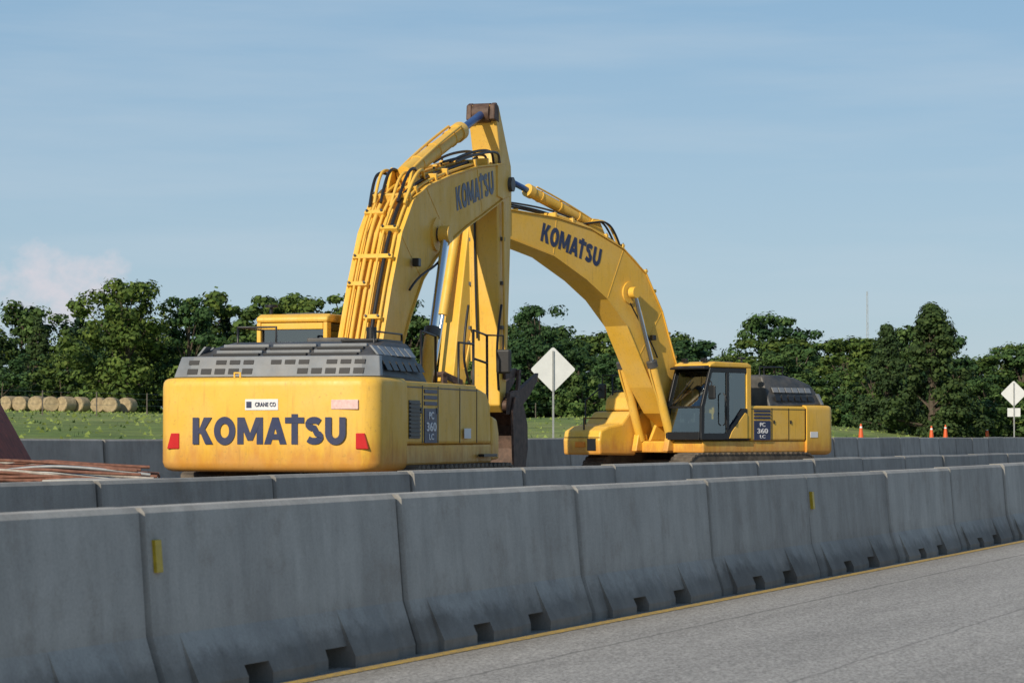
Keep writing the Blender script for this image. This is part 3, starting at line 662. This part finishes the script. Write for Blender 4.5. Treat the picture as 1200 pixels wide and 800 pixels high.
def tree_mesh(name,seed,H,R,kind='round',nclump=50,nleaf=110,leaf=.34,low=.12,cs=1.0):
    rs=np.random.RandomState(seed); V=[];F=[];MI=[]
    def tub(p0,p1,r0,r1,n=7):
        p0=Vector(p0);p1=Vector(p1);d=(p1-p0).normalized();a=d.orthogonal().normalized();b=d.cross(a);k=len(V)
        for p,r in ((p0,r0),(p1,r1)):
            for i in range(n):
                t=2*math.pi*i/n; V.append(tuple(p+a*math.cos(t)*r+b*math.sin(t)*r))
        for i in range(n): F.append((k+i,k+(i+1)%n,k+n+(i+1)%n,k+n+i)); MI.append(0)
    tub((0,0,-.3),(.1,0,H*.35),.03*H,.02*H); tub((.1,0,H*.35),(0,.1,H*.8),.02*H,.006*H)
    cl=[]
    for i in range(nclump):
        u=rs.rand(); th=rs.rand()*2*math.pi
        z=low+(.96-low)*u; q=u
        if kind=='round':
            rad=R*math.sqrt(max(0,1-(abs(q-.45)/.62)**2.2))*(.70+.40*rs.rand())
        elif kind=='lumpy':
            rad=R*math.sqrt(max(0,1-(abs(q-.5)/.56)**2.6))*(.5+.65*rs.rand())*(1+.28*math.sin(3*th+seed+q*4))
        else:
            rad=R*(1-q)**.75*(.75+.35*rs.rand())
        rr=rad*rs.rand()**.25
        c=np.array([rr*math.cos(th),rr*math.sin(th),z*H]); s=cs*R*(.22+.18*rs.rand())*(1-.35*u)
        cl.append((c,s))
    for j in range(0,len(cl),4):
        c=cl[j][0]; tub((0,0,max(.5,c[2]*.6)),tuple(c),.009*H,.003*H,5)
    for c,s in cl:
        d=rs.normal(size=(nleaf,3)); d/=np.linalg.norm(d,axis=1)[:,None]
        rad=s*(rs.rand(nleaf)**.28)*(1+.20*rs.normal(size=nleaf)); pc=c+d*rad[:,None]*np.array([1,1,.68])
        # leaf normals follow the clump surface: lit crowns of clumps, dark undersides
        nr=d*1.3+rs.normal(size=(nleaf,3))*.30+np.array([0,0,.3]); nr/=np.linalg.norm(nr,axis=1)[:,None]
        a=np.cross(nr,rs.normal(size=(nleaf,3))); a/=np.linalg.norm(a,axis=1)[:,None]; b=np.cross(nr,a)
        sz=leaf*(.5+.9*rs.rand(nleaf))
        for i in range(nleaf):
            k=len(V); p=pc[i]; A=a[i]*sz[i]*.5; B=b[i]*sz[i]*.38
            V.append(tuple(p-A));V.append(tuple(p+B));V.append(tuple(p+A));V.append(tuple(p-B)); F.append((k,k+1,k+2,k+3)); MI.append(1)
    me=bpy.data.meshes.new(name); me.from_pydata(V,[],F); me.materials.append(BARK); me.materials.append(CEDAR if kind=='cone' else LEAF)
    me.polygons.foreach_set('material_index',MI); me.update(); return me
tms=[tree_mesh('broadleaf_%d'%i,10+i,10,2.9+.45*(i%3),('round','lumpy')[i%2],52,105,.36,.06,1.1) for i in range(7)]
tms.append(tree_mesh('cedar_mesh',40,10,2.3,'cone',80,80,.30,.04))
bush=tree_mesh('bush_mesh',55,3,2.2,'lumpy',30,70,.28,.02)
prof=[(-700,360),(-300,350),(-100,372),(0,366),(40,356),(60,370),(85,348),(110,340),(150,328),(185,364),(215,346),(245,350),(265,376),(290,336),(310,334),(330,350),(345,340),(370,352),(400,333),(430,314),(470,343),(520,370),(560,370),(600,360),(630,352),(660,364),(690,390),(720,384),(745,390),(770,362),(800,370),(835,392),(860,382),(895,372),(920,380),(955,396),(985,382),(1000,388),(1030,374),(1060,370),(1100,370),(1125,404),(1150,392),(1180,382),(1220,388),(1500,380),(2000,370)]
xs=np.array([(p[0]-600)/3000 for p in prof]); es=np.array([(511-p[1])/3000 for p in prof])
TL=empty('distant_tree_line')
rs=np.random.RandomState(3)
def put(mesh_,x,y,H,base,parent,name='tree',wide=1.0):
    o=bpy.data.objects.new(name,mesh_); link(o,parent); D=dD(x,y); z=gz(tT(x,y),D)
    s=H/base; o.location=(x,y,z-.1); o.scale=(s*wide,s*wide,s); o.rotation_euler[2]=rs.rand()*6.28; return o
for row,(Y0,stp,fh) in enumerate(((180,.0170,.72),(198,.0135,.90),(224,.0115,1.0))):
    b_=-.33
    while b_<.33:
        bb=b_+rs.uniform(-.003,.003); Y=Y0+rs.uniform(-7,9)
        el=np.interp(bb,xs,es)*(fh+rs.uniform(-.20,.07)); x=bb*Y
        D=dD(x,Y)
        if D>30:
            top=EYE+el*Y; H=top-gz(tT(x,Y),D)
            if H>2.5:
                k=rs.randint(0,7) if rs.rand()>.12 else 7
                put(tms[k],x,Y,H,10,TL,wide=rs.uniform(.9,1.2)*(1.4 if H<8 else 1.05))
        b_+=stp*rs.uniform(.7,1.3)
b_=-.33
while b_<.33:
    Y=172+rs.uniform(-4,5); x=b_*Y
    if dD(x,Y)>32: put(bush,x,Y,rs.uniform(1.6,3.4),3,TL,'bush',rs.uniform(.9,1.4))
    b_+=.011*rs.uniform(.7,1.3)
def single(name,px,top,Y,m_,wide=1):
    x=(px-600)/3000*Y; H=EYE+(511-top)/3000*Y-gz(tT(x,Y),dD(x,Y)); put(m_,x,Y,H,10,None,name,wide)
single('oak_tree',148,324,165,tree_mesh('oak_mesh_a',71,10,3.7,'lumpy',90,120,.30,.05,1.0),1.08)
single('oak_tree',222,344,168,tree_mesh('oak_mesh_b',72,10,2.8,'round',60,110,.30,.05,1.0))
single('oak_tree',632,355,172,tree_mesh('oak_mesh_c',73,10,3.5,'round',75,110,.30,.05,1.0))
single('cedar_tree',1092,352,160,tree_mesh('cedar_mesh_b',74,10,3.4,'cone',130,105,.28,.03,.9),1.12)
single('cedar_tree',1040,378,166,tree_mesh('cedar_mesh_c',75,10,3.0,'cone',110,95,.28,.03,.9))

# ---------------------------------------------------------------- hay bales, fence
HAY=simple('hay',(.36,.28,.165),.95,0,.35,6)
for i in range(10):
    px=-8+i*17.5+random.uniform(-3,3); Y=160+random.uniform(-2,2); x=(px-600)/3000*Y; z=gz(tT(x,Y),dD(x,Y))
    r=.50; a=random.uniform(-.5,.5)+1.45
    H_=empty('hay_bale',(x,Y,z+r-.03),a)
    n=24; v=[]; fs=[]
    secs=[(-.45,.9),(-.4,1),(-.15,1.01),(.15,1.01),(.4,1),(.45,.9)]
    for xx,k in secs:
        for j in range(n):
            t=2*math.pi*j/n; q=r*k*(1+random.uniform(-.02,.02)); v.append((xx,q*math.cos(t),q*math.sin(t)*.96))
    for s in range(len(secs)-1):
        for j in range(n): fs.append((s*n+j,s*n+(j+1)%n,(s+1)*n+(j+1)%n,(s+1)*n+j))
    fs.append(tuple(range(n))); fs.append(tuple(range(len(v)-1,len(v)-n-1,-1)))
    mesh('bale_body',v,fs,HAY,H_,0,True)
WOOD=simple('weathered_wood',(.14,.12,.10),.9)
FN=empty('wire_fence')
prev=None
for i in range(40):
    t=20+i*4.5; D=62+.0*i; x,y=W2(t,D); z=gz(t,D)
    cyl('fence_post',(x,y,z-.2),(x,y,z+1.1),.03,WOOD,FN,8)
    if prev:
        for h in (.5,.8,1.05): cyl('fence_wire',(prev[0],prev[1],prev[2]+h),(x,y,z+h),.005,POST,FN,4)
    prev=(x,y,z)

# ---------------------------------------------------------------- signs, cones, mast
def sign(x,y,hc,side,plaque=None,rz=0):
    z=gz(tT(x,y),dD(x,y)); S=empty('road_sign',(x,y,z),rz); hc-=z; h=side/math.sqrt(2); r=.08
    pts=[]
    for k,(cx,cz) in enumerate(((h,0),(0,h),(-h,0),(0,-h))):
        for da in (-.5,0,.5):
            an=k*math.pi/2+da*math.pi/2*.9; ix,iz=cx*(1-r*1.6/h),cz*(1-r*1.6/h); pts.append((ix+r*math.cos(an),hc+iz+r*math.sin(an)))
    prism_xz('sign_plate',pts,-.006,.006,GALV,S,0)
    box('post',-.035,.035,-.06,-.0065,-.2,hc+h*.8,POST,S,.004)
    if plaque: 
        w,hh,zc=plaque; zc-=z; box('sign_plaque',-w/2,w/2,-.006,.0065,zc-hh/2,zc+hh/2,GALV,S,.004)
sign(1.54,96,3.95,1.24,None,.12)
sign(29.4,150,3.95,1.10,(.75,.5,2.85),-.1)
def cone(x,y):
    z=gz(tT(x,y),dD(x,y)); C=empty('traffic_cone',(x,y,z))
    box('cone_base',-.2,.2,-.2,.2,0,.05,BLACK,C,.01)
    rs_=[(.05,.16),(.45,.12),(.6,.10),(.75,.08),(.84,.065),(.98,.04)]
    for (a,ra),(c_,rc),mt in zip(rs_[:-1],rs_[1:],(ORANGE,ORANGE,ORANGE,WHITE,ORANGE)):
        cyl('cone_band',(0,0,a),(0,0,c_),ra,mt,C,20,rc)
for x,y in ((18.8,138),(24.4,149),(26.4,156),(30.6,165)): cone(x,y)
M_=empty('antenna_mast',(125,900,3.4))
for k in range(3):
    a=k*2.094; cyl('mast_leg',(.5*math.cos(a),.5*math.sin(a),0),(.25*math.cos(a),.25*math.sin(a),49),.07,POST,M_,6)
for i in range(24):
    q=i/24; r=.5-.25*q; a=2.094*(i%3); cyl('mast_brace',(r*math.cos(a),r*math.sin(a),49*q),(r*math.cos(a+2.094),r*math.sin(a+2.094),49*(q+1/24)),.04,POST,M_,5)

# ---------------------------------------------------------------- clutter at left
HOPC=simple('red_rusty_steel',(.24,.055,.035),.75,0,.45,7)
HP=empty('steel_hopper',(0,36,0))
prism_xz('hopper_body',[(-11,.75),(-6.75,.75),(-7.62,2.3),(-11,2.3)],-1.1,1.1,HOPC,HP,.02)
for x in (-10.6,-9.8,-9.0,-8.2): prism_xz('hopper_rib',[(x,.78),(x+.1,.78),(x+.1,2.25),(x,2.25)],-1.17,-1.101,HOPC,HP,.005)
prism_xz('hopper_rim',[(-11.02,2.3),(-7.58,2.3),(-7.62,2.38),(-11.02,2.38)],-1.18,1.18,HOPC,HP,.01)
for x in (-10.5,-7.4): box('hopper_leg',x-.08,x+.08,-.9,.9,0,.748,HOPC,HP,.01)
RB=simple('rusty_rebar',(.20,.09,.06),.8,.1,.4,10); SL=simple('pale_concrete_slab',(.42,.40,.36),.9,0,.15,4); ROPE=simple('pale_rope',(.42,.38,.33),.9,0,.3,12)
C=empty('concrete_slab_stack',(-4.55,28.9,0),math.radians(-8))
for i in range(5): box('slab',-.62+random.uniform(-.05,.05),.6+random.uniform(-.05,.05),-.6,.6,.0+i*.196,.186+i*.196,SL,C,.012)
B_=empty('rebar_bundle',(-5.5,31.5,0),math.radians(4))
for x in (-.8,0,.8): box('timber_bearer',x-.08,x+.08,-.7,.7,0,.86,WOOD,B_,.01)
for i in range(90):
    y=random.uniform(-.6,.6); z=.88+random.uniform(0,.26)*(1-abs(y)); s=random.uniform(-.3,.3); e=random.uniform(-.35,.2)
    tube('bar',[(-1.0+random.uniform(-.3,.2),y,z+random.uniform(-.06,.10)),(-.4,y+s*.3,z+random.uniform(-.02,.08)),(.4,y+s*.8,z+random.uniform(-.06,.04)),(1.0+e,y+s,z-random.uniform(0,.16))],.02,(RB,ROPE,RB,POST,RB)[i%5],B_)

# ---------------------------------------------------------------- world, sun
az=math.radians(209); el=math.radians(28)
w=bpy.data.worlds.new('World'); sc.world=w; w.use_nodes=True; nt=w.node_tree
bg=nt.nodes['Background']; sky=N(nt,'ShaderNodeTexSky'); sky.sky_type='NISHITA'; sky.sun_disc=False
sky.sun_elevation=el; sky.sun_rotation=az; sky.air_density=1.0; sky.dust_density=.6; sky.ozone_density=2.0; sky.altitude=0
tc=N(nt,'ShaderNodeTexCoord'); geo=tc.outputs['Generated']
sepw=N(nt,'ShaderNodeSeparateXYZ'); nt.links.new(geo,sepw.inputs[0])
haze=ramp(nt,sepw.outputs[2],[(0.0,(4.4,5.7,6.7)),(.06,(3.8,5.3,6.7)),(.17,(2.6,4.4,6.3)),(.5,(1.1,2.2,4.0)),(1.0,(.6,1.4,3.0))]).outputs[0]
c=mix(nt,.78,sky.outputs[0],haze)
mp=mapping(nt,geo,(4,4,38)); cn=noise(nt,1.0,6,.55,mp)
cr=ramp(nt,cn.outputs[0],[(.45,0.0),(.80,.45)])
c=mix(nt,cr.outputs[0],c,(5.5,6.4,7.2))
sub=N(nt,'ShaderNodeVectorMath',operation='SUBTRACT'); nt.links.new(geo,sub.inputs[0]); sub.inputs[1].default_value=(-.178,.982,.056)
sc_=mapping(nt,sub.outputs[0],(30,30,56)); ln=N(nt,'ShaderNodeVectorMath',operation='LENGTH'); nt.links.new(sc_,ln.inputs[0])
pn=noise(nt,50,7,.6,mapping(nt,geo,(1,1,1.3))); ad=N(nt,'ShaderNodeMath',operation='MULTIPLY_ADD'); ad.inputs[1].default_value=3.0; nt.links.new(pn.outputs[0],ad.inputs[0]); nt.links.new(ln.outputs['Value'],ad.inputs[2])
dv=N(nt,'ShaderNodeMath',operation='DIVIDE'); dv.inputs[1].default_value=4.0; nt.links.new(ad.outputs[0],dv.inputs[0])
cf=ramp(nt,dv.outputs[0],[(.42,.8),(.62,0.0)])
c2=mix(nt,cf.outputs[0],c,(6.9,6.6,7.1))
nt.links.new(c2,bg.inputs[0]); bg.inputs[1].default_value=.10
sd=Vector((math.sin(az)*math.cos(el),math.cos(az)*math.cos(el),math.sin(el)))
L=bpy.data.lights.new('sun','SUN'); L.energy=4.2; L.angle=math.radians(.53); L.color=(1,.89,.72)
lo=bpy.data.objects.new('sun',L); sc.collection.objects.link(lo); lo.rotation_euler=sd.to_track_quat('Z','Y').to_euler(); lo.location=(0,-20,40)

# ---------------------------------------------------------------- camera
cam=bpy.data.cameras.new('camera'); cam.sensor_width=36; cam.lens=90; cam.clip_end=6000; cam.clip_start=.1
cam.dof.use_dof=True; cam.dof.focus_distance=46; cam.dof.aperture_fstop=7.1
co=bpy.data.objects.new('camera',cam); sc.collection.objects.link(co); co.location=(0,0,EYE)
co.rotation_euler=(math.radians(90)+math.atan(111/3000),0,0); sc.camera=co
